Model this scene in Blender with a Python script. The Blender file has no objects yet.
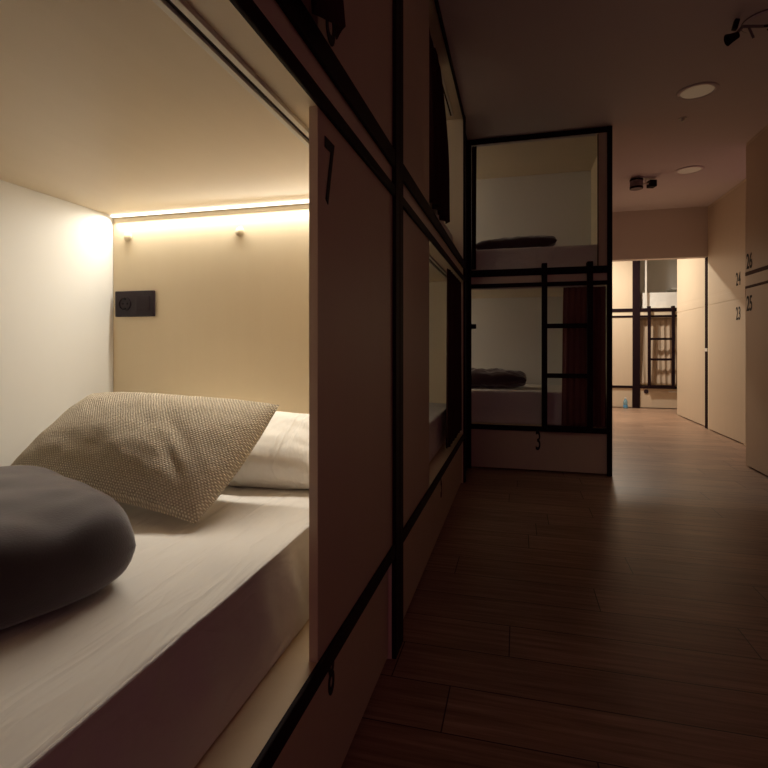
import bpy, bmesh, math, random
from mathutils import Vector, Matrix, noise
random.seed(7)
scn = bpy.context.scene
col = scn.collection
R = math.radians

# ---------------------------------------------------------------- camera
cam_d = bpy.data.cameras.new('camera')
cam = bpy.data.objects.new('camera', cam_d); col.objects.link(cam)
F = 515.0
cam_d.sensor_fit = 'HORIZONTAL'; cam_d.sensor_width = 36.0
cam_d.lens = 36.0 * F / 768.0
cam_d.shift_y = -37.0 / 768.0
cam_d.clip_start = 0.02
cam.location = (0, 0, 1.0)
cam.rotation_euler = (R(90), 0, R(14.6))
scn.camera = cam

# ---------------------------------------------------------------- world, exposure
w = bpy.data.worlds.new('world'); scn.world = w; w.use_nodes = True
bg = w.node_tree.nodes['Background']
bg.inputs[0].default_value = (1.0, 0.31, 0.57, 1); bg.inputs[1].default_value = 0.135
vs = scn.view_settings
vs.view_transform = 'Standard'; vs.look = 'None'; vs.gamma = 1.0; vs.exposure = 0.0
vs.use_curve_mapping = False
scn.cycles.use_denoising = True
scn.cycles.max_bounces = 10
scn.cycles.diffuse_bounces = 6
scn.cycles.sample_clamp_indirect = 3.0

POD_LED = 7.8            # bed light in the near pod
DIM_LED = 44.0           # dimmed bed lights in the pods at the corridor end
LED_TILT = 32.0          # strip profile turned away from the head board, degrees
FAR_LAMP = 53.0          # downlight of the far room
WARM = (1.0, 0.935, 0.81)

# ---------------------------------------------------------------- materials
def mat(name, rgb, rough=0.6, spec=0.4, metal=0.0):
    m = bpy.data.materials.new(name); m.use_nodes = True
    b = m.node_tree.nodes['Principled BSDF']
    b.inputs['Base Color'].default_value = (*rgb, 1)
    b.inputs['Roughness'].default_value = rough
    b.inputs['Specular IOR Level'].default_value = spec
    b.inputs['Metallic'].default_value = metal
    return m, m.node_tree, b

def N(nt, kind, **kw):
    n = nt.nodes.new(kind)
    for k, v in kw.items():
        setattr(n, k, v)
    return n

def mix_rgb(nt, fac, a, b, blend='MIX'):
    n = N(nt, 'ShaderNodeMix', data_type='RGBA', blend_type=blend)
    for s, v in ((n.inputs[0], fac), (n.inputs[6], a), (n.inputs[7], b)):
        if hasattr(v, 'is_linked'): nt.links.new(v, s)
        elif isinstance(v, tuple): s.default_value = (*v, 1)
        else: s.default_value = v
    return n.outputs[2]

def math_n(nt, op, a, b=0.0):
    n = N(nt, 'ShaderNodeMath', operation=op)
    for s, v in ((n.inputs[0], a), (n.inputs[1], b)):
        if hasattr(v, 'is_linked'): nt.links.new(v, s)
        else: s.default_value = v
    return n.outputs[0]

def noise_n(nt, coord, scale, detail=4, stretch=(1, 1, 1), rough=0.5):
    mp = N(nt, 'ShaderNodeMapping'); mp.inputs['Scale'].default_value = stretch
    nt.links.new(coord, mp.inputs[0])
    n = N(nt, 'ShaderNodeTexNoise'); n.inputs['Scale'].default_value = scale
    n.inputs['Detail'].default_value = detail; n.inputs['Roughness'].default_value = rough
    nt.links.new(mp.outputs[0], n.inputs['Vector'])
    return n.outputs['Fac']

def bump(nt, bsdf, height, strength, dist=0.01):
    b = N(nt, 'ShaderNodeBump'); b.inputs['Strength'].default_value = strength
    b.inputs['Distance'].default_value = dist
    nt.links.new(height, b.inputs['Height']); nt.links.new(b.outputs[0], bsdf.inputs['Normal'])

def laminate(name, a, b_, rough=0.45, spec=0.35, sc=(3, 3, 0.35)):
    m, nt, b = mat(name, a, rough, spec)
    tc = N(nt, 'ShaderNodeTexCoord')
    f = noise_n(nt, tc.outputs['Object'], 6, 5, sc, 0.6)
    nt.links.new(mix_rgb(nt, f, a, b_), b.inputs['Base Color'])
    return m

M = {}
M['birch'] = laminate('birch_laminate', (0.66, 0.50, 0.31), (0.72, 0.56, 0.36))
M['birch_head'] = laminate('birch_head_board', (0.77, 0.65, 0.455), (0.81, 0.69, 0.495), 0.5, 0.3)
M['birch_ceiling'] = laminate('birch_ceiling_board', (0.70, 0.585, 0.43), (0.75, 0.635, 0.48), 0.38, 0.5, (0.4, 3, 3))
M['front'] = laminate('front_laminate', (0.61, 0.49, 0.35), (0.65, 0.53, 0.39), 0.42, 0.35)
M['white_lam'] = laminate('white_laminate', (0.72, 0.71, 0.675), (0.74, 0.73, 0.695), 0.5, 0.3)
M['black'] = mat('black_metal', (0.012, 0.004, 0.006), 0.6, 0.12)[0]
M['plum_plastic'] = mat('dark_plastic', (0.024, 0.013, 0.018), 0.45, 0.25)[0]
M['hole'] = mat('socket_hole', (0.003, 0.003, 0.003), 0.7, 0.2)[0]
M['ink'] = mat('number_ink', (0.012, 0.008, 0.008), 0.6, 0.3)[0]
M['alu'] = mat('aluminium', (0.70, 0.66, 0.60), 0.45, 0.5, 0.15)[0]
M['slot'] = mat('track_slot', (0.03, 0.02, 0.02), 0.7, 0.2)[0]
M['white_plastic'] = mat('white_plastic', (0.75, 0.72, 0.66), 0.4, 0.4)[0]
M['grey_plastic'] = mat('grey_plastic', (0.20, 0.15, 0.16), 0.5, 0.4)[0]
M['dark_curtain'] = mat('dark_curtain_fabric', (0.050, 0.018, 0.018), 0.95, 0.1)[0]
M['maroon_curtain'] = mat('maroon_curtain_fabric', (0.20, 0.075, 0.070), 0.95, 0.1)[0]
M['tan_curtain'] = mat('tan_curtain_fabric', (0.52, 0.40, 0.29), 0.95, 0.1)[0]
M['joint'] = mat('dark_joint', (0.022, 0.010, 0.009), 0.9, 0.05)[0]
M['knob'] = mat('pale_knob', (0.70, 0.585, 0.40), 0.5, 0.3)[0]
M['seam'] = mat('dark_seam', (0.10, 0.05, 0.035), 0.7, 0.2)[0]

def paint(name, rgb):
    m, nt, b = mat(name, rgb, 0.85, 0.2)
    tc = N(nt, 'ShaderNodeTexCoord')
    f = noise_n(nt, tc.outputs['Object'], 140, 3)
    bump(nt, b, f, 0.08, 0.002)
    return m
M['ceiling'] = paint('ceiling_paint', (0.74, 0.66, 0.66))
M['wall'] = paint('wall_paint', (0.68, 0.60, 0.54))

def floor_mat():
    m, nt, b = mat('plank_floor', (0.2, 0.1, 0.06), 0.40, 0.45)
    tc = N(nt, 'ShaderNodeTexCoord'); o = tc.outputs['Object']
    br = N(nt, 'ShaderNodeTexBrick')
    br.offset = 0.0; br.offset_frequency = 2; br.squash = 1.0
    br.inputs['Color1'].default_value = (0, 0, 0, 1); br.inputs['Color2'].default_value = (1, 1, 1, 1)
    br.inputs['Mortar'].default_value = (0.5, 0.5, 0.5, 1)
    br.inputs['Scale'].default_value = 1.0
    br.inputs['Mortar Size'].default_value = 0.0022
    br.inputs['Mortar Smooth'].default_value = 0.2
    br.inputs['Brick Width'].default_value = 1.22; br.inputs['Row Height'].default_value = 0.19
    sp = N(nt, 'ShaderNodeSeparateXYZ'); nt.links.new(o, sp.inputs[0])
    row = math_n(nt, 'FLOOR', math_n(nt, 'DIVIDE', sp.outputs[1], 0.19))
    wn = N(nt, 'ShaderNodeTexWhiteNoise', noise_dimensions='1D'); nt.links.new(row, wn.inputs['W'])
    xs = math_n(nt, 'ADD', sp.outputs[0], math_n(nt, 'MULTIPLY', wn.outputs['Value'], 2.44))
    cb = N(nt, 'ShaderNodeCombineXYZ'); nt.links.new(xs, cb.inputs[0]); nt.links.new(sp.outputs[1], cb.inputs[1])
    nt.links.new(cb.outputs[0], br.inputs['Vector'])
    tone = mix_rgb(nt, br.outputs['Color'], (0.360, 0.228, 0.152), (0.460, 0.298, 0.200))
    g = noise_n(nt, o, 5.0, 8, (0.5, 11, 1), 0.65)
    ramp = N(nt, 'ShaderNodeMapRange'); nt.links.new(g, ramp.inputs[0])
    ramp.inputs[1].default_value = 0.32; ramp.inputs[2].default_value = 0.68
    grain = mix_rgb(nt, ramp.outputs[0], (0.48, 0.43, 0.41), (1.22, 1.22, 1.22))
    c = mix_rgb(nt, 1.0, tone, grain, 'MULTIPLY')
    c = mix_rgb(nt, br.outputs['Fac'], c, (0.02, 0.01, 0.008))
    nt.links.new(c, b.inputs['Base Color'])
    ro = N(nt, 'ShaderNodeMapRange'); nt.links.new(g, ro.inputs[0])
    ro.inputs[3].default_value = 0.44; ro.inputs[4].default_value = 0.32
    nt.links.new(ro.outputs[0], b.inputs['Roughness'])
    h = math_n(nt, 'SUBTRACT', g, br.outputs['Fac'])
    bump(nt, b, h, 0.18, 0.003)
    return m
M['floor'] = floor_mat()

def sheet_mat(name, rgb):
    m, nt, b = mat(name, rgb, 0.9, 0.12)
    b.inputs['Sheen Weight'].default_value = 0.15
    tc = N(nt, 'ShaderNodeTexCoord')
    f = noise_n(nt, tc.outputs['Object'], 7, 4, (1, 0.55, 1), 0.55)
    mp = N(nt, 'ShaderNodeMapping'); mp.inputs['Rotation'].default_value = (0, 0, R(-32)); mp.inputs['Scale'].default_value = (9, 1.6, 4)
    nt.links.new(tc.outputs['Object'], mp.inputs[0])
    n1 = N(nt, 'ShaderNodeTexNoise'); n1.inputs['Scale'].default_value = 1.6; n1.inputs['Detail'].default_value = 3
    n1.inputs['Distortion'].default_value = 0.6
    nt.links.new(mp.outputs[0], n1.inputs['Vector'])
    rd = math_n(nt, 'ABSOLUTE', math_n(nt, 'SUBTRACT', n1.outputs['Fac'], 0.5))
    rd = math_n(nt, 'SUBTRACT', 1.0, math_n(nt, 'MINIMUM', math_n(nt, 'MULTIPLY', rd, 9.0), 1.0))
    h = math_n(nt, 'ADD', math_n(nt, 'MULTIPLY', f, 1.0), math_n(nt, 'MULTIPLY', rd, 0.22))
    bump(nt, b, h, 0.45, 0.02)
    return m
M['sheet'] = sheet_mat('grey_sheet', (0.74, 0.70, 0.65))
M['white_cotton'] = sheet_mat('white_cotton', (0.86, 0.83, 0.77))

def burlap():
    m, nt, b = mat('burlap_weave', (0.3, 0.22, 0.13), 0.95, 0.1)
    uv = N(nt, 'ShaderNodeUVMap'); uv.uv_map = 'UVMap'
    nz = N(nt, 'ShaderNodeTexNoise'); nz.inputs['Scale'].default_value = 22; nz.inputs['Detail'].default_value = 3
    nt.links.new(uv.outputs[0], nz.inputs['Vector'])
    off = N(nt, 'ShaderNodeVectorMath', operation='MULTIPLY_ADD')
    nt.links.new(nz.outputs['Color'], off.inputs[0]); off.inputs[1].default_value = (0.006, 0.006, 0)
    nt.links.new(uv.outputs[0], off.inputs[2])
    sp = N(nt, 'ShaderNodeSeparateXYZ'); nt.links.new(off.outputs[0], sp.inputs[0])
    su = math_n(nt, 'SINE', math_n(nt, 'MULTIPLY', sp.outputs[0], 480.0))
    sv = math_n(nt, 'SINE', math_n(nt, 'MULTIPLY', sp.outputs[1], 480.0))
    wv = math_n(nt, 'MULTIPLY', su, sv)
    h1 = math_n(nt, 'MULTIPLY_ADD', wv, 0.5); h1.node.inputs[2].default_value = 0.5
    sv2 = math_n(nt, 'ABSOLUTE', sv)
    h = math_n(nt, 'MULTIPLY', math_n(nt, 'ADD', h1, math_n(nt, 'MULTIPLY', sv2, 0.5)), 0.66)
    n2 = noise_n(nt, uv.outputs[0], 90, 3, (1, 2.2, 1))
    c = mix_rgb(nt, h, (0.21, 0.155, 0.10), (1.0, 0.90, 0.73))
    c = mix_rgb(nt, n2, mix_rgb(nt, 1.0, c, (0.62, 0.58, 0.55), 'MULTIPLY'), mix_rgb(nt, 1.0, c, (1.25, 1.25, 1.25), 'MULTIPLY'))
    nt.links.new(c, b.inputs['Base Color'])
    bump(nt, b, math_n(nt, 'ADD', h, math_n(nt, 'MULTIPLY', n2, 0.9)), 1.0, 0.006)
    return m
M['burlap'] = burlap()

def plush(name, rgb, rgb2):
    m, nt, b = mat(name, rgb, 0.95, 0.08)
    b.inputs['Sheen Weight'].default_value = 0.6; b.inputs['Sheen Roughness'].default_value = 0.5
    tc = N(nt, 'ShaderNodeTexCoord')
    f = noise_n(nt, tc.outputs['Object'], 9, 4)
    nt.links.new(mix_rgb(nt, f, rgb, rgb2), b.inputs['Base Color'])
    f2 = noise_n(nt, tc.outputs['Object'], 350, 2)
    bump(nt, b, f2, 0.25, 0.002)
    return m
M['plush'] = plush('charcoal_plush', (0.026, 0.016, 0.020), (0.070, 0.050, 0.055))
M['plum_cloth'] = plush('plum_cloth', (0.045, 0.022, 0.028), (0.075, 0.040, 0.048))

def emit(name, rgb, strength):
    m, nt, b = mat(name, (0.8, 0.78, 0.72), 0.4)
    b.inputs['Emission Color'].default_value = (*rgb, 1)
    b.inputs['Emission Strength'].default_value = strength
    return m
M['led_on'] = emit('led_bright', WARM, 2.2)
M['led_dim'] = emit('led_dim', WARM, DIM_LED)
M['lamp_off'] = emit('opal_glass_glow', (1.0, 0.70, 0.42), 0.05)
M['lamp_on'] = emit('opal_glass_lit', WARM, 8.0)

def glassy(name, rgb):
    m, nt, b = mat(name, rgb, 0.08, 0.5)
    b.inputs['Transmission Weight'].default_value = 0.6
    return m
M['bottle'] = glassy('pale_blue_plastic', (0.35, 0.62, 0.78))
M['bottle_label'] = mat('bottle_label_blue', (0.08, 0.30, 0.55), 0.5)[0]

# ---------------------------------------------------------------- mesh helpers
class MB:
    def __init__(s): s.bm = bmesh.new()
    def box(s, x0, x1, y0, y1, z0, z1, bev=0.0015, mtx=None):
        r = bmesh.ops.create_cube(s.bm, size=1.0)
        vs_ = r['verts']
        for v in vs_:
            v.co = Vector(((x0 + x1) / 2 + v.co.x * (x1 - x0), (y0 + y1) / 2 + v.co.y * (y1 - y0), (z0 + z1) / 2 + v.co.z * (z1 - z0)))
        if bev:
            es = list({e for v in vs_ for e in v.link_edges})
            rr = bmesh.ops.bevel(s.bm, geom=es, offset=min(bev, 0.45 * min(x1 - x0, y1 - y0, z1 - z0)), segments=2, affect='EDGES', profile=0.5)
            vs_ = list({v for f in rr['faces'] for v in f.verts} | {v for v in vs_ if v.is_valid})
        if mtx is not None:
            bmesh.ops.transform(s.bm, matrix=mtx, verts=vs_)
        return s
    def lathe(s, prof, seg=32, mtx=None):
        rings = []
        for r_, z in prof:
            if r_ < 1e-6: rings.append([s.bm.verts.new((0, 0, z))])
            else: rings.append([s.bm.verts.new((r_ * math.cos(2 * math.pi * k / seg), r_ * math.sin(2 * math.pi * k / seg), z)) for k in range(seg)])
        for a, b in zip(rings, rings[1:]):
            for k in range(seg):
                k2 = (k + 1) % seg
                if len(a) == 1 and len(b) == 1: continue
                if len(a) == 1: f = (a[0], b[k], b[k2])
                elif len(b) == 1: f = (a[k], b[0], a[k2])
                else: f = (a[k], b[k], b[k2], a[k2])
                s.bm.faces.new(f)
        if mtx is not None:
            bmesh.ops.transform(s.bm, matrix=mtx, verts=[v for r_ in rings for v in r_])
        return s
    def tube(s, pts, r_, seg=12):
        for a, b in zip(pts, pts[1:]):
            a, b = Vector(a), Vector(b); d = b - a
            q = Vector((0, 0, 1)).rotation_difference(d.normalized()).to_matrix().to_4x4()
            s.lathe([(0, 0), (r_, 0), (r_, d.length), (0, d.length)], seg, Matrix.Translation(a) @ q)
        return s
    def build(s, name, m, parent=None, loc=None, smooth=False, angle=35):
        bmesh.ops.recalc_face_normals(s.bm, faces=s.bm.faces)
        me = bpy.data.meshes.new(name)
        if loc is not None and parent is None:
            bmesh.ops.translate(s.bm, verts=s.bm.verts, vec=-Vector(loc))
        s.bm.to_mesh(me); s.bm.free()
        me.materials.append(m)
        o = bpy.data.objects.new(name, me); col.objects.link(o)
        if loc is not None and parent is None: o.location = loc
        if parent is not None: o.parent = parent
        if smooth:
            for p in me.polygons: p.use_smooth = True
            try: me.set_sharp_from_angle(angle=R(angle))
            except Exception: pass
        return o

def empty(name, loc, rz=0.0):
    o = bpy.data.objects.new(name, None); col.objects.link(o)
    o.location = loc; o.rotation_euler = (0, 0, rz); o.empty_display_size = 0.1
    return o

def tag(o, label, cat, group=None, kind=None):
    o['label'] = label; o['category'] = cat
    if group: o['group'] = group
    if kind: o['kind'] = kind
    return o

def struct(name, b, m, label=None):
    o = b.build(name, m); o['kind'] = 'structure'
    if label: o['label'] = label; o['category'] = name.split('_')[0]
    return o

# ---------------------------------------------------------------- dimensions
A = 0.39                  # left bunk front at x = -A
CZ = 2.71                 # ceiling
PL = 0.363                # top of the sleeping platform
S0, S1 = 1.487, 1.63      # slab between the two storeys
HEAD_Y = 1.60             # inner face of the near pod's head board

# ---------------------------------------------------------------- room shell
struct('floor', MB().box(-2.6, 3.6, -2.0, 10.4, -0.05, 0.0, 0), M['floor'], 'dark wood plank floor running down the dim corridor')
struct('ceiling', MB().box(-2.6, 3.6, -2.0, 10.4, CZ, CZ + 0.05, 0), M['ceiling'], 'plain dim ceiling over the corridor')
struct('wall_far', MB().box(0.70, 2.235, 7.05, 7.17, 2.10, CZ, 0.001), M['wall'], 'plain lintel wall above the bright opening')
struct('wall_left', MB().box(0.56, 0.70, 5.27, 7.05, 0, CZ, 0), M['wall'], 'plain wall behind the corridor end bunk')
struct('wall_left_far', MB().box(0.2, 0.70, 7.05, 7.17, 0, CZ, 0).box(0.0, 0.12, 7.17, 10.2, 0, CZ, 0), M['wall'], 'plain left wall of the bright far room')
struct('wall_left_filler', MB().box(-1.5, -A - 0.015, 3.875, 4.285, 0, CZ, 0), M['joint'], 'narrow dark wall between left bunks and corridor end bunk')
struct('wall_right', MB().box(1.87, 1.97, -2.0, 2.86, 0, CZ, 0), M['wall'], 'plain right wall beside the camera')
struct('wall_right_far', MB().box(3.35, 3.45, 7.10, 10.2, 0, CZ, 0), M['wall'], 'right wall of the bright far room')
struct('wall_back_far', MB().box(0.0, 3.45, 10.2, 10.3, 0, CZ, 0), M['wall'], 'wall behind the far bunk')

# ---------------------------------------------------------------- numbers
def number(txt, parent, x, z, h=0.135, y=-0.0015, sx=0.62, align='CENTER', lab=True):
    cu = bpy.data.curves.new('t', 'FONT'); cu.body = txt; cu.size = h / 0.70
    cu.extrude = 0.0008; cu.align_x = 'CENTER'; cu.align_y = 'CENTER'; cu.offset = 0.0022
    t = bpy.data.objects.new('t', cu); col.objects.link(t)
    dg = bpy.context.evaluated_depsgraph_get()
    me = bpy.data.meshes.new_from_object(t.evaluated_get(dg))
    bpy.data.objects.remove(t); bpy.data.curves.remove(cu)
    me.transform(Matrix.Translation((x, y, z)) @ Matrix.Rotation(R(90), 4, 'X') @ Matrix.Diagonal((sx, 1, 1, 1)))
    me.materials.clear(); me.materials.append(M['ink'])
    o = bpy.data.objects.new('number', me); col.objects.link(o); o.parent = parent
    o['label'] = 'black number ' + txt
    return o

# ---------------------------------------------------------------- bunk unit
# local frame: front plane y = 0 seen from -y, length along +x, depth along +y
def bunk_unit(loc, rz, L, D, low, up, posts, label, group, rails=True, e0=0.06, e1=0.06, head='x1',
              tracks=True, fronts=None, front_y=0.012, pw=0.11, ty=0.062):
    u = empty('bunk_unit', loc, rz); tag(u, label, 'bunk bed', group)
    MB().box(0, L, D - 0.02, D, 0, CZ - 0.002).build('back_panel', M['white_lam'], u)
    for nm, x0, x1 in (('end_panel', 0, e0), ('end_panel', L - e1, L)):
        MB().box(x0 + 0.001, x1 - 0.001, 0.002, D - 0.021, 0, CZ - 0.002).build(nm, M['birch_head'], u)
    MB().box(e0, L - e1, 0.002, D - 0.021, 0.335, PL, 0.001).build('platform', M['birch'], u)
    MB().box(e0, L - e1, 0.002, D - 0.021, S0, S1, 0.001).build('storey_slab', M['birch_ceiling'], u)
    MB().box(e0, L - e1, 0.002, D - 0.021, CZ - 0.03, CZ - 0.002, 0.001).build('top_board', M['birch_ceiling'], u)
    for x0, x1 in (fronts or [(e0, L - e1)]):
        MB().box(x0, x1, front_y, front_y + 0.02, 0.012, 0.335).build('drawer_front', M['front'], u)
    for (x0, x1) in low:
        MB().box(x0, x1, 0.0, 0.02, PL, S0).build('front_panel', M['front'], u)
    for (x0, x1) in up:
        MB().box(x0, x1, 0.0, 0.02, S1, CZ - 0.03).build('front_panel', M['front'], u)
    for p in posts:
        xc, wd = p if isinstance(p, tuple) else (p, pw)
        MB().box(xc - wd / 2, xc + wd / 2, -0.012, 0.03, 0.0, CZ - 0.002).build('post', M['black'], u)
    if rails:
        for z0, z1 in ((0.325, 0.366), (S0 - 0.004, S0 + 0.030), (S1 - 0.055, S1 + 0.002), (CZ - 0.045, CZ - 0.002)):
            MB().box(0, L, -0.009, 0.0015, z0, z1, 0.003).build('rail', M['black'], u)
    if tracks:
        for zc in (S0, CZ - 0.03):
            t = MB().box(e0 + 0.125, L - e1 - 0.075, ty, ty + 0.012, zc - 0.010, zc, 0.001)
            t.box(e0 + 0.125, L - e1 - 0.075, ty + 0.024, ty + 0.036, zc - 0.010, zc, 0.001)
            tr = t.build('curtain_track', M['alu'], u)
            MB().box(e0 + 0.126, L - e1 - 0.076, ty + 0.0125, ty + 0.0235, zc - 0.004, zc, 0).build('track_slot', M['slot'], tr)
    return u

GL = 'two storey bunk units of the dormitory'
# near left unit: y -0.55 .. 1.66
LD = 1.09
u1 = bunk_unit((-A, -0.55, 0), R(90), 2.21, LD, [(1.52, 2.155)], [(1.52, 2.155)], [2.1815],
               'bunk unit at left with the lit pod and panel numbered 7', GL, fronts=[(0.06, 2.15)], pw=0.055)
number('7', u1, 1.58, 1.363)
number('8', u1, 1.588, 1.708)
number('8', u1, 1.625, 0.272, 0.09, 0.0105, 0.6)
# second left unit: y 1.66 .. 3.87
u2 = bunk_unit((-A, 1.66, 0), R(90), 2.21, LD, [(0.06, 0.65)], [(0.06, 0.65)], [0.0285, 2.185],
               'bunk unit at left between the lit pod and the corridor end bunk', GL, pw=0.05, fronts=[(0.06, 2.15)])
number('5', u2, 1.10, 0.255, 0.14, 0.0105, 0.5)
# unit across the corridor end, facing us: x -1.36 .. 0.703, front y = 4.30
X0 = -1.36
u3 = bunk_unit((X0, 4.30, 0), 0, 0.703 - X0, 0.96, [(0.06, -0.40 - X0)], [(0.06, -0.40 - X0), (0.606 - X0, 0.668 - X0)],
               [(-0.398 - X0, 0.045), (0.686 - X0, 0.036)],
               'bunk unit across the corridor end with a black ladder', GL, e1=0.034, ty=0.026, fronts=[(0.06, 0.668 - X0)])
MB().box(0.599 - X0, 0.6055 - X0, -0.001, 0.021, S1 + 0.003, CZ - 0.05, 0.001).build('edge_strip', M['seam'], u3)
number('3', u3, 0.155 - X0, 0.240, 0.15, 0.0105, 0.45)

# right side: units closed by panels towards the corridor
u4 = bunk_unit((1.85, 4.95, 0), R(-90), 2.05, 1.0, [(0.001, 2.049)], [(0.001, 2.049)], [],
               'bunk unit at right edge with panels numbered 25 and 26', GL, rails=False, tracks=False, fronts=[(0.001, 2.049)], front_y=0.0)
number('26', u4, 0.070, 1.705, 0.125); number('25', u4, 0.072, 1.355, 0.125)
u5 = bunk_unit((2.23, 7.05, 0), R(-90), 1.08, 1.0, [(0.03, 1.079)], [(0.03, 1.079)], [],
               'bunk unit at right with panels numbered 23 and 24', GL, rails=False, tracks=False, fronts=[(0.03, 1.079)], front_y=0.0)
number('24', u5, 0.90, 1.705); number('23', u5, 0.90, 1.345)
u6 = bunk_unit((2.26, 8.41, 0), R(-90), 1.24, 1.0, [(0.001, 1.239)], [(0.001, 1.239)], [],
               'brightly lit closed bunk unit beyond the opening at right', GL, rails=False, tracks=False, fronts=[(0.001, 1.239)], front_y=0.0)
for u, x0, x1 in ((u4, 0.0, 2.05), (u5, 0.03, 1.079), (u6, 0.001, 1.239)):
    MB().box(x0, x1, 0.0003, 0.02, PL - 0.03, PL, 0.001).build('edge_trim', M['front'], u)
    MB().box(x0, x1, -0.003, 0.02, S0 + 0.0205, S1 - 0.0355, 0.001).build('edge_trim', M['front'], u)
    if u is u4:
        MB().box(x0, x1, -0.006, 0.02, S1 - 0.035, S1 - 0.004, 0.002).build('rail', M['seam'], u)
        MB().box(x0, x1, -0.006, 0.02, S0 + 0.002, S0 + 0.022, 0.002).build('rail', M['seam'], u)
    else:
        MB().box(x0, x1, 0.0003, 0.02, S1 - 0.035, S1, 0.0).build('edge_trim', M['front'], u)
        MB().box(x0, x1, 0.0003, 0.02, S0, S0 + 0.02, 0.0).build('edge_trim', M['front'], u)
# dark joint at the opening's right jamb
j = struct('trim_1', MB().box(2.236, 2.30, 7.054, 7.166, 0, CZ - 0.5, 0), M['joint'], 'dark vertical joint beside the bright opening')
k = MB().box(2.230, 2.2358, 7.07, 7.15, 0.945, 0.985, 0.002).build('latch_plate', M['alu'], j)
k['label'] = 'small metal latch plate'

# far lit unit: front y = 9.2
FX = 0.16
u7 = bunk_unit((FX, 9.2, 0), 0, 3.12, 0.96, [(0.0, 1.87 - FX - 0.055)], [(0.0, 1.87 - FX - 0.055)], [(1.87 - FX, 0.11)],
               'brightly lit far bunk unit with tan curtain and ladder', GL, fronts=[(0.0, 1.813 - FX), (1.927 - FX, 3.06)])
MB().box(2.005 - FX, 2.03 - FX, 0.0, 0.02, S1 + 0.003, CZ - 0.05, 0.001).build('edge_strip', M['white_plastic'], u7)
MB().box(2.55 - FX, 2.72 - FX, 0.60, 0.93, S1 + 0.36, S1 + 0.385, 0.002).build('reflection_bar', M['white_plastic'], u7)  # light reflection in the upper bunk, modelled as a solid white bar
t = MB().lathe([(0, 0), (0.035, 0), (0.035, 0.012), (0.0, 0.012)], 20, Matrix.Translation((2.02 - FX, 0.012, 0.275)) @ Matrix.Rotation(R(90), 4, 'X')).build('drawer_lock', M['plum_plastic'], u7)
MB().box(2.35 - FX, 2.48 - FX, 0.0, 0.0118, 0.265, 0.29, 0.003).build('drawer_handle', M['white_plastic'], u7)

# ---------------------------------------------------------------- mattresses
def mattress(cx, cy, z0, lx, ly, h, label, res=0.02, amp=0.004, seed=0.0, m='sheet', rz=0.0, r_=0.018):
    hx, hy, hz = lx / 2, ly / 2, h / 2
    bm = bmesh.new()
    nx, ny, nz = max(8, int(lx / res)), max(8, int(ly / res)), max(6, int(h / res))
    def put(p):
        q = Vector((max(-hx + r_, min(hx - r_, p[0])), max(-hy + r_, min(hy - r_, p[1])), max(-hz + r_, min(hz - r_, p[2]))))
        d = Vector(p) - q
        n = d.normalized() if d.length > 1e-7 else Vector((0, 0, 1))
        P = q + n * r_
        s_ = Vector((P.x * 2.2 + seed, P.y * 1.1, P.z * 2.0))
        w1 = noise.noise(s_ * 2.2) * 0.9 + 0.5 * noise.noise(Vector((P.x * 9 + P.y * 5 + seed, P.y * 2.5 - P.x * 2, P.z * 7)))
        side = 1 - abs(n.z)
        w2 = noise.noise(Vector((P.x * 2 + seed, (P.y + 0.5 * P.z) * 16, P.z * 2.5))) * side
        w3 = 1 - abs(noise.noise(Vector((P.x * 5 + P.y * 3.5 + seed, P.y * 1.2 - P.x * 1.3, 3.1)))) * 4
        w3 = max(0.0, w3) ** 2 * (1 - side)
        edge = math.exp(-((abs(P.x) - hx + 0.0) / 0.10) ** 2)
        a = amp * (0.8 * w1 + 2.2 * w2 + 0.9 * w3 * (0.35 + edge))
        if P.z < -hz + 0.03: a *= 0.2
        if P.z > 0:
            ed = min(math.hypot(hx - 0.006 - abs(P.x), hz - 0.006 - P.z), math.hypot(hy - 0.006 - abs(P.y), hz - 0.006 - P.z))
            a *= 1 - 0.6 * math.exp(-(ed / 0.05) ** 2)
            a += 0.002 * math.exp(-(max(0, ed - 0.004) / 0.003) ** 2)      # piped rim
        return P + n * a
    def grid(fn, a, b):
        vs_ = [[bm.verts.new(put(fn(i / a, k / b))) for k in range(b + 1)] for i in range(a + 1)]
        for i in range(a):
            for k in range(b):
                bm.faces.new((vs_[i][k], vs_[i + 1][k], vs_[i + 1][k + 1], vs_[i][k + 1]))
    L_ = lambda t, H: -H + 2 * H * (t - 0.75 * math.sin(2 * math.pi * t) / (2 * math.pi))   # denser near the rims
    grid(lambda i, k: (L_(i, hx), L_(k, hy), hz), nx, ny)
    grid(lambda i, k: (L_(i, hx), L_(k, hy), -hz), nx, ny)
    for s_ in (-1, 1):
        grid(lambda i, k: (L_(i, hx), s_ * hy, L_(k, hz)), nx, nz)
        grid(lambda i, k: (s_ * hx, L_(i, hy), L_(k, hz)), ny, nz)
    bmesh.ops.remove_doubles(bm, verts=bm.verts, dist=1e-4)
    zmin = min(v.co.z for v in bm.verts)
    for v in bm.verts:
        v.co.z = max(v.co.z, -hz + 0.0)
        v.co.z += hz
    b = MB(); b.bm.free(); b.bm = bm
    o = b.build('mattress', M[m], None, None, True, 70)
    o.location = (cx, cy, z0 + 0.001); o.rotation_euler.z = rz
    tag(o, label, 'mattress', 'sheeted mattresses in the bunks')
    return o

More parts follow.
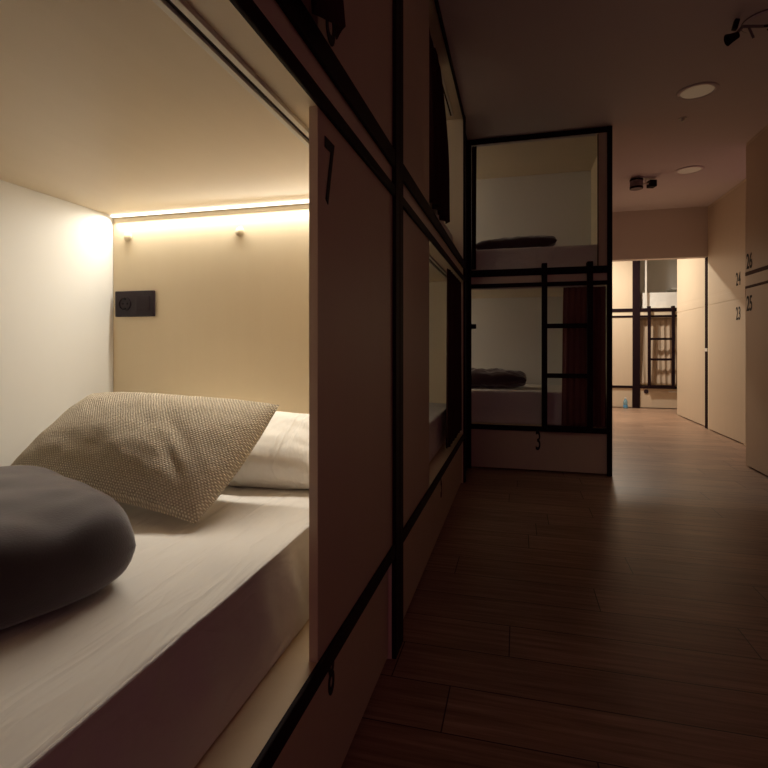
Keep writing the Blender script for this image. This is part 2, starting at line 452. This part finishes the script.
MT = 0.224
near = mattress(-0.956, (-0.465 + HEAD_Y - 0.022) / 2, PL, 0.972, HEAD_Y - 0.022 + 0.465, MT - 0.004,
         'mattress with pale grey sheet in the lit near pod', 0.0115, 0.0045, 0.0, r_=0.008)
pm = MB(); px_ = []
for i in range(121):
    y_ = -0.98 + 1.96 * i / 120
    px_.append((0.972 / 2 + 0.001 + 0.002 * noise.noise(Vector((y_ * 5, 0, 2))), y_, MT - 0.0045 + 0.0022 * noise.noise(Vector((y_ * 7, 3, 2)))))
pm.tube(px_, 0.0032, 8).build('piping', M['sheet'], near, smooth=True)
mattress(-0.95, 2.76, PL, 0.97, 2.04, MT, 'mattress in lower left pod past the panel numbered 7', 0.022, 0.009, 5.3)
mattress(-0.95, 2.76, S1, 0.97, 2.04, 0.19, 'mattress in upper left pod behind the dark curtain', 0.03, 0.005, 9.1)
mx0, mx1 = X0 + 0.07, 0.655
mattress((mx0 + mx1) / 2, 4.38 + 0.42, PL, 0.84, mx1 - mx0, 0.272, 'mattress in lower bunk at corridor end behind ladder', 0.025, 0.006, 2.2, rz=R(90))
mattress((mx0 + mx1) / 2, 4.38 + 0.42, S1, 0.84, mx1 - mx0, 0.185, 'mattress in upper bunk at corridor end above ladder', 0.025, 0.007, 7.7, rz=R(90))
mattress(2.57, 9.27 + 0.42, S1, 0.84, 1.2, 0.26, 'white mattress in the brightly lit far upper bunk', 0.03, 0.008, 4.4, m='white_cotton', rz=R(90))

# ---------------------------------------------------------------- pillows
def pillow(name, C4, thick, mt, label, cat, concave=0.05, q=0.55, p=2.2, n=(56, 40), zfloor=None, xmin=None, ymax=None,
           wr=0.004, seed=0.0, back=1.0, group=None, round_=0.0, folds=None, smooth=0):
    TL, TR, BR, BL = [Vector(c) for c in C4]
    nrm = (TR - TL).cross(BL - TL).normalized()     # may point either way
    if nrm.y > 0 and abs(nrm.y) > abs(nrm.z): nrm = -nrm
    elif nrm.z < 0 and abs(nrm.z) >= abs(nrm.y): nrm = -nrm
    bm = bmesh.new(); uvl = bm.loops.layers.uv.new('UVMap')
    W_, H_ = (TR - TL).length, (BL - TL).length
    sides = []
    for s_ in (1, -1):
        g = []
        for i in range(n[0] + 1):
            row = []
            for k in range(n[1] + 1):
                a, b = -1 + 2 * i / n[0], -1 + 2 * k / n[1]
                cu, cv = concave if isinstance(concave, tuple) else (concave, concave)
                a2 = a * (1 - (cu if a > 0 else abs(cu)) * (1 - b * b)); b2 = b * (1 - cv * (1 - a * a))
                if round_:
                    # square to disc blend
                    da, db = a * math.sqrt(max(0, 1 - b * b / 2)), b * math.sqrt(max(0, 1 - a * a / 2))
                    a2 = a2 * (1 - round_) + da * round_; b2 = b2 * (1 - round_) + db * round_
                u_, v_ = (a2 + 1) / 2, (b2 + 1) / 2
                P = (TL * (1 - u_) + TR * u_) * (1 - v_) + (BL * (1 - u_) + BR * u_) * v_
                e = max(0, 1 - abs(a) ** p) ** q * max(0, 1 - abs(b) ** p) ** q
                h = thick / 2 * e * (1 if s_ > 0 else back)
                wv = noise.noise(Vector((a * 2.4 + seed, b * 2.0, s_ * 3))) + 0.5 * noise.noise(Vector((a * 6 + seed, b * 5, s_ * 5)))
                h += wr * wv * min(1, e * 2)
                if folds and s_ > 0:
                    for (fa, fb, fang, flen, fw, fd) in folds:
                        ca, sa = math.cos(fang), math.sin(fang)
                        da_, db_ = (a - fa) * W_ / 2, (b - fb) * H_ / 2
                        al, ac = da_ * ca + db_ * sa, -da_ * sa + db_ * ca
                        h -= fd * math.exp(-(al / flen) ** 2 - (ac / fw) ** 2)
                P = P + nrm * (h * s_)
                if zfloor is not None: P.z = max(P.z, zfloor)
                if xmin is not None: P.x = max(P.x, xmin)
                if ymax is not None: P.y = min(P.y, ymax)
                row.append((bm.verts.new(P), i / n[0], k / n[1] * H_ / W_))
            g.append(row)
        for i in range(n[0]):
            for k in range(n[1]):
                qd = [g[i][k], g[i + 1][k], g[i + 1][k + 1], g[i][k + 1]]
                f = bm.faces.new([x[0] for x in qd])
                for lp, x in zip(f.loops, qd): lp[uvl].uv = (x[1], x[2])
    bmesh.ops.remove_doubles(bm, verts=bm.verts, dist=1e-5)
    for _ in range(smooth): bmesh.ops.smooth_vert(bm, verts=bm.verts, factor=0.5, use_axis_x=True, use_axis_y=True, use_axis_z=True)
    b = MB(); b.bm.free(); b.bm = bm
    cx = (TL + TR + BR + BL) / 4
    zb = min(v.co.z for v in bm.verts)
    o = b.build(name, M[mt], None, (cx.x, cx.y, zb), True, 80)
    tag(o, label, cat, group)
    return o

ZM = PL + MT            # mattress top in the near pod
zf = ZM + 0.003
pillow('bed_pillow', [(-1.32, 1.565, zf + 0.165), (-0.50, 1.575, zf + 0.155), (-0.50, 1.35, zf + 0.03), (-1.38, 1.30, zf + 0.03)],
       0.19, 'white_cotton', 'plump white pillow against the head board behind the woven pillow', 'pillow',
       0.03, 0.42, 3.0, zfloor=zf, ymax=HEAD_Y - 0.004, xmin=-1.448, wr=0.006, seed=1.0)
pillow('woven_pillow', [(-1.305, 1.345, zf + 0.262), (-0.648, 1.325, zf + 0.248), (-0.702, 1.015, zf + 0.012), (-1.365, 1.10, zf + 0.06)],
       0.185, 'burlap', 'tan woven burlap pillow leaning on the white pillow', 'pillow',
       (-0.03, 0.05), 0.5, 2.4, (80, 56), zfloor=zf, xmin=-1.446, wr=0.004, seed=4.0, back=0.7,
       folds=[(0.52, 0.05, 0.55, 0.075, 0.016, 0.0075), (0.60, 0.42, 0.62, 0.060, 0.014, 0.0065), (-0.2, 0.5, 0.1, 0.16, 0.03, 0.004)])
pillow('plush_cushion', [(-1.13, 1.01, zf + 0.082), (-0.578, 0.785, zf + 0.058), (-0.77, 0.395, zf + 0.062), (-1.32, 0.61, zf + 0.082)],
       0.170, 'plush', 'dark charcoal plush cushion at the left edge on the pale sheet', 'cushion',
       -0.02, 0.32, 3.6, zfloor=zf, xmin=-1.446, wr=0.011, seed=9.0, round_=0.60, smooth=8)

zu = S1 + 0.196
pillow('folded_blanket', [(-0.35, 4.74, zu + 0.045), (0.31, 4.72, zu + 0.085), (0.31, 4.44, zu + 0.05), (-0.36, 4.42, zu + 0.03)],
       0.125, 'plum_cloth', 'dark plum bundle of bedding in the upper bunk at corridor end', 'blanket', 0.0, 0.35, 3.2,
       zfloor=zu, wr=0.010, seed=2.0, group=None)
zl = PL + 0.278
pillow('folded_blanket', [(-0.60, 4.86, zl + 0.085), (0.075, 4.84, zl + 0.085), (0.07, 4.56, zl + 0.075), (-0.62, 4.54, zl + 0.080)],
       0.155, 'plum_cloth', 'dark plum rumpled bedding in the lower bunk at corridor end', 'blanket', 0.0, 0.35, 3.2,
       zfloor=zl, wr=0.020, seed=12.0)

# ---------------------------------------------------------------- curtains
def curtain(top, bot, z0, z1, waves, amp, mt, label, seed=0, nz=24, group='curtains of the bunk pods'):
    """top, bot: (start, end) plan points at the track and at the hem"""
    t0, t1, b0, b1 = [Vector((*p, 0)) for p in (*top, *bot)]
    bm = bmesh.new(); nu = waves * 14
    rows = []
    for k in range(nz + 1):
        f = k / nz; z = z1 + (z0 - z1) * f
        fx, fy = f ** 0.55, f * f
        a, b = [Vector((p.x + (q.x - p.x) * fx, p.y + (q.y - p.y) * fy, 0)) for p, q in ((t0, b0), (t1, b1))]
        d = (b - a); n = Vector((-d.y, d.x, 0)).normalized()
        row = []
        for i in range(nu + 1):
            s_ = i / nu
            ph = s_ * waves * 2 * math.pi + 0.9 * noise.noise(Vector((s_ * 4 + seed, f * 0.8, 0)))
            am = amp * (0.75 + 0.5 * noise.noise(Vector((s_ * 5, f * 1.5, seed)))) * (0.8 + 0.35 * f)
            P = a + d * (s_ + 0.012 * math.sin(2 * ph)) + n * (am * math.sin(ph)); P.z = z
            row.append(bm.verts.new(P))
        rows.append(row)
    for k in range(nz):
        for i in range(nu):
            bm.faces.new((rows[k][i], rows[k][i + 1], rows[k + 1][i + 1], rows[k + 1][i]))
    mid = (b0 + b1) / 2
    b = MB(); b.bm.free(); b.bm = bm
    o = b.build('curtain', M[mt], None, (mid.x, mid.y, z0), True, 80)
    md = o.modifiers.new('thickness', 'SOLIDIFY'); md.thickness = 0.003; md.offset = 0
    tag(o, label, 'curtain', group)
    return o

XT = -A - 0.080
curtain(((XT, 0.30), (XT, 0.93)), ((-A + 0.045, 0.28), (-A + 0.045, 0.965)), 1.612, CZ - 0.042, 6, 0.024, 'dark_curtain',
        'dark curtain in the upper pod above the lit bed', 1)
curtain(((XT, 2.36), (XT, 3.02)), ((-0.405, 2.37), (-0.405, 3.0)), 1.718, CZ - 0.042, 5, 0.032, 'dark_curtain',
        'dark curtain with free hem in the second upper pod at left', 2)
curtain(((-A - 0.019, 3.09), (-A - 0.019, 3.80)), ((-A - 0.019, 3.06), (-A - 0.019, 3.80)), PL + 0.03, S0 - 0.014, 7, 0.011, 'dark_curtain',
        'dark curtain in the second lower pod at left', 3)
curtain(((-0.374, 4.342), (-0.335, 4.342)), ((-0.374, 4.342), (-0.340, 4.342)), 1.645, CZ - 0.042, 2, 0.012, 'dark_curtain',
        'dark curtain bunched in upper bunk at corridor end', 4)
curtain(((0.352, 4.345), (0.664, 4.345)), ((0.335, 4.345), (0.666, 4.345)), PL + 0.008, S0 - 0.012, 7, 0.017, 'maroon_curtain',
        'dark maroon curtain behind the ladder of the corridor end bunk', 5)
curtain(((1.935, 9.315), (2.80, 9.315)), ((1.935, 9.24), (2.80, 9.24)), PL + 0.02, S0 - 0.012, 11, 0.020, 'tan_curtain',
        'tan pleated curtain closing the brightly lit far lower bunk', 6)

# ---------------------------------------------------------------- ladders
def ladder(x0, x1, yf, label, z0=PL - 0.025, z1=S1 + 0.03, rungs=(0.70, 1.09), tw=0.042):
    e = empty('bunk_ladder', ((x0 + x1) / 2, yf - 0.05, z0)); tag(e, label, 'ladder', 'black metal bunk ladders')
    hw = (x1 - x0) / 2
    y0, y1 = -0.022, 0.022
    for s_ in (-1, 1):
        st = MB().box(s_ * hw - tw / 2, s_ * hw + tw / 2, y0, y1, 0, z1 - z0, 0.004).build('stile', M['black'], e)
        MB().box(s_ * hw - tw / 2, s_ * hw + tw / 2, y1 - 0.004, 0.06, S1 + 0.004 - z0, z1 - z0, 0.003).build('hook', M['black'], st)
    for z in rungs:
        MB().box(-hw + tw / 2 - 0.002, hw - tw / 2 + 0.002, -0.016, 0.016, z - z0 - 0.018, z - z0 + 0.018, 0.004).build('rung', M['black'], e)
    MB().box(-hw + tw / 2 - 0.002, hw - tw / 2 + 0.002, -0.018, 0.018, 0.0, 0.045, 0.004).build('rung', M['black'], e)
    return e
ladder(0.2005, 0.5365, 4.30, 'black ladder on the corridor end bunk', rungs=(0.775, 1.165))
ladder(2.054, 2.405, 9.20, 'black ladder in front of the tan curtain of the far bunk', rungs=(0.80, 1.13))

# ---------------------------------------------------------------- bed lights
def led(x0, x1, y0, y1, z, m, label, loc):
    e = empty('bed_light', loc); tag(e, label, 'light strip', 'bed light strips of the pods')
    cx, cy, cz = loc
    a = MB().box(x0 - cx, x1 - cx, y0 - cy, y1 - cy, z - 0.008 - cz, z - 0.001 - cz, 0.001).build('diffuser', M[m], e)
    return e
def led_rail(e, x0, x1, y0, y1, z0, z1, loc):
    cx, cy, cz = loc
    MB().box(x0 - cx, x1 - cx, y0 - cy, y1 - cy, z0 - cz, z1 - cz, 0.0005).build('channel', M['alu'], e)
lo = (-0.93, HEAD_Y - 0.01, S0 - 0.014)
e = led(-1.452, -0.415, HEAD_Y - 0.020, HEAD_Y - 0.006, S0, 'led_on', 'glowing strip light above the head board of the near pod', lo)
led_rail(e, -1.452, -0.415, HEAD_Y - 0.0058, HEAD_Y - 0.003, S0 - 0.009, S0 - 0.001, lo)
la = bpy.data.lights.new('strip_glow', 'AREA'); la.shape = 'RECTANGLE'; la.size = 1.03; la.size_y = 0.014
la.energy = POD_LED; la.color = WARM; la.spread = R(140)
lao = bpy.data.objects.new('strip_glow', la); col.objects.link(lao); lao.parent = e
lao.location = (0, -0.003, -0.0095 + 0.014 - 0.001); lao.location.z = S0 - 0.0095 - lo[2]; lao.rotation_euler = (R(-LED_TILT), 0, 0)
for z, nm in ((S0, 'dimmed strip light in the lower bunk at corridor end'), (CZ - 0.03, 'dimmed strip light in the upper bunk at corridor end')):
    x = X0 + 0.06
    l2 = (x + 0.015, 4.80, z - 0.014)
    e = led(x + 0.004, x + 0.020, 4.36, 5.22, z, 'led_dim', nm, l2)

for z, nm in ((S0, 'dimmed strip light in the second lower pod at left'), (CZ - 0.03, 'dimmed strip light in the second upper pod at left')):
    l2 = (-0.95, 1.74, z - 0.014)
    led(-1.44, -0.44, 1.76, 1.772, z, 'led_dim', nm, l2)

# ---------------------------------------------------------------- wall fittings in the near pod
px, pz = -1.356, 1.158
e = empty('wall_socket', (px, HEAD_Y - 0.001, pz - 0.047)); tag(e, 'black double wall plate with socket and switch on the head board', 'socket')
MB().box(-0.084, 0.084, -0.011, 0, 0, 0.094, 0.003).build('plate', M['plum_plastic'], e)
ring = MB().lathe([(0.026, 0), (0.026, 0.003), (0.022, 0.003), (0.020, -0.004), (0.0, -0.004)], 32,
           Matrix.Translation((-0.040, -0.0112, 0.047)) @ Matrix.Rotation(R(90), 4, 'X')).build('socket_face', M['plum_plastic'], e, smooth=True)
hb = MB()
for dz in (-0.018, 0.018):
    hb.lathe([(0, 0), (0.0042, 0), (0.0042, 0.002), (0, 0.002)], 14, Matrix.Translation((-0.040, -0.0115, 0.047 + dz)) @ Matrix.Rotation(R(90), 4, 'X'))
for dx in (-0.0095, 0.0095):
    hb.lathe([(0, 0), (0.003, 0), (0.003, 0.002), (0, 0.002)], 14, Matrix.Translation((-0.040 + dx, -0.0105, 0.047)) @ Matrix.Rotation(R(90), 4, 'X'))
hb.build('pin_hole', M['hole'], ring)
MB().box(0.012, 0.066, -0.0155, -0.0105, 0.020, 0.074, 0.002, Matrix.Translation((0.039, 0, 0.047)) @ Matrix.Rotation(R(4), 4, 'Z') @ Matrix.Translation((-0.039, 0, -0.047))).build('rocker_switch', M['plum_plastic'], e)
for x, z, lab in ((-1.392, 1.405, 'small white round coat knob above the wall socket'), (-0.932, 1.399, 'small white round coat knob right of the other knob')):
    o = MB().lathe([(0, 0), (0.0165, 0), (0.0170, 0.0015), (0.015, 0.0032), (0, 0.0034)], 28,
                   Matrix.Translation((x, HEAD_Y - 0.001, z)) @ Matrix.Rotation(R(90), 4, 'X')).build('coat_knob', M['knob'], None, (x, HEAD_Y - 0.001, z), True, 40)
    tag(o, lab, 'hook', 'coat knobs on the head board')
# small black bracket on the left post of the corridor end bunk
e = empty('curtain_bracket', (-0.375, 4.30, 1.15)); tag(e, 'small black bracket on left post of corridor end bunk', 'bracket')
MB().box(-0.006, 0.004, -0.030, -0.013, -0.01, 0.05, 0.002).build('mount', M['black'], e)
MB().box(-0.004, 0.042, -0.034, -0.010, 0.0, 0.038, 0.004).build('arm', M['black'], e)

# ---------------------------------------------------------------- ceiling fittings
def downlight(x, y, m, label, r_=0.125):
    e = empty('downlight', (x, y, CZ)); tag(e, label, 'ceiling light', 'recessed ceiling downlights')
    MB().lathe([(r_, -0.0005), (r_, -0.006), (r_ - 0.012, -0.010), (r_ - 0.026, -0.006), (r_ - 0.026, -0.0005)], 48).build('rim', M['ceiling'], e, smooth=True)
    MB().lathe([(0, -0.003), (r_ - 0.027, -0.003), (r_ - 0.027, -0.0006), (0, -0.0006)], 48).build('diffuser', M[m], e)
    return e
downlight(1.158, 3.86, 'lamp_off', 'larger nearer downlight in the corridor ceiling')
downlight(1.60, 5.56, 'lamp_off', 'farther downlight near the ceiling spotlight')
e = downlight(1.18, 8.15, 'lamp_on', 'lit downlight in the bright far room ceiling')
ld = bpy.data.lights.new('downlight_glow', 'AREA'); ld.shape = 'DISK'; ld.size = 0.16; ld.energy = FAR_LAMP; ld.color = WARM
lob = bpy.data.objects.new('downlight_glow', ld); col.objects.link(lob); lob.parent = e; lob.location = (0, 0, -0.012)

o = MB().lathe([(0.028, 0), (0.028, -0.004), (0.012, -0.008), (0.010, -0.022), (0.016, -0.024), (0.0, -0.026)], 24).build('sprinkler', M['white_plastic'], None, (0, 0, 0), True)
o.location = (1.19, 4.29, CZ - 0.0005); tag(o, 'tiny pale sprinkler head behind the nearer downlight', 'sprinkler')

e = empty('ceiling_spotlight', (1.22, 5.70, CZ), R(14.6)); tag(e, 'grey drum and black box ceiling spotlight near the bright opening', 'spotlight', 'ceiling spotlights')
MB().box(-0.09, 0.12, -0.03, 0.03, -0.008, -0.0005, 0.002).build('mounting_bar', M['white_plastic'], e)
d = MB().lathe([(0, -0.014), (0.058, -0.014), (0.060, -0.018), (0.060, -0.108), (0.056, -0.113), (0, -0.110)], 36, Matrix.Translation((-0.065, 0, 0))).build('drum', M['grey_plastic'], e, smooth=True)
for z in (-0.034, -0.112):
    MB().lathe([(0.0605, z), (0.0625, z + 0.002), (0.0625, z + 0.018), (0.0605, z + 0.020)], 36, Matrix.Translation((-0.065, 0, 0))).build('band', M['black'], d, smooth=True)
MB().tube([(-0.004, 0, -0.06), (0.06, 0, -0.06)], 0.009).tube([(0.03, 0, -0.06), (0.03, 0, -0.007)], 0.006).build('arm', M['white_plastic'], e)
MB().box(0.055, 0.125, -0.04, 0.04, -0.095, -0.028, 0.006).build('lamp_head', M['black'], e)

e = empty('ceiling_spotlight', (1.25, 3.11, CZ), 0); tag(e, 'jointed black ceiling spotlight on a round plate at the top right corner', 'spotlight', 'ceiling spotlights')
MB().lathe([(0, -0.0005), (0.100, -0.0005), (0.102, -0.006), (0.094, -0.013), (0.0, -0.016)], 40).build('canopy', M['ceiling'], e, smooth=True)
MB().lathe([(0.1025, -0.0005), (0.106, -0.0005), (0.106, -0.005), (0.1025, -0.006)], 40).build('rim', M['grey_plastic'], e, smooth=True)
MB().tube([(-0.01, 0, -0.030), (0.075, 0.01, -0.030)], 0.007).tube([(0.03, -0.03, -0.030), (0.03, 0.04, -0.030)], 0.006).tube([(0.03, 0, -0.013), (0.03, 0, -0.03)], 0.008).build('cross_arm', M['plum_plastic'], e)
MB().tube([(-0.01, 0, -0.030), (-0.115, -0.035, -0.036), (-0.150, -0.045, -0.078)], 0.008).tube([(-0.085, -0.025, -0.035), (-0.060, -0.02, -0.095)], 0.006).build('arm', M['grey_plastic'], e)
mt = Matrix.Translation((-0.150, -0.043, -0.026)) @ Matrix.Rotation(R(14), 4, 'Y')
MB().box(-0.012, 0.012, -0.014, 0.014, -0.026, 0.026, 0.004, mt).build('bracket_flap', M['black'], e)
mt = Matrix.Translation((-0.140, -0.045, -0.082)) @ Matrix.Rotation(R(-112), 4, 'Y')
MB().lathe([(0, 0), (0.016, 0), (0.022, 0.03), (0.030, 0.055), (0.027, 0.056), (0.020, 0.04), (0, 0.036)], 24, mt).build('lamp_head', M['black'], e, smooth=True)

# ---------------------------------------------------------------- bottle
e = empty('water_bottle', (1.69, 9.10, 0)); tag(e, 'small pale blue bottle on the floor before the far bunk', 'bottle')
MB().lathe([(0, 0.001), (0.030, 0.001), (0.033, 0.006), (0.033, 0.060), (0.029, 0.066), (0.033, 0.072), (0.033, 0.115), (0.020, 0.145), (0.013, 0.152), (0.013, 0.165), (0, 0.165)], 24).build('bottle_body', M['bottle'], e, smooth=True)
MB().lathe([(0.0335, 0.020), (0.0338, 0.022), (0.0338, 0.055), (0.0335, 0.057)], 24).build('paper_label', M['bottle_label'], e, smooth=True)
MB().lathe([(0.015, 0.160), (0.015, 0.178), (0, 0.179)], 20).build('cap', M['white_plastic'], e)
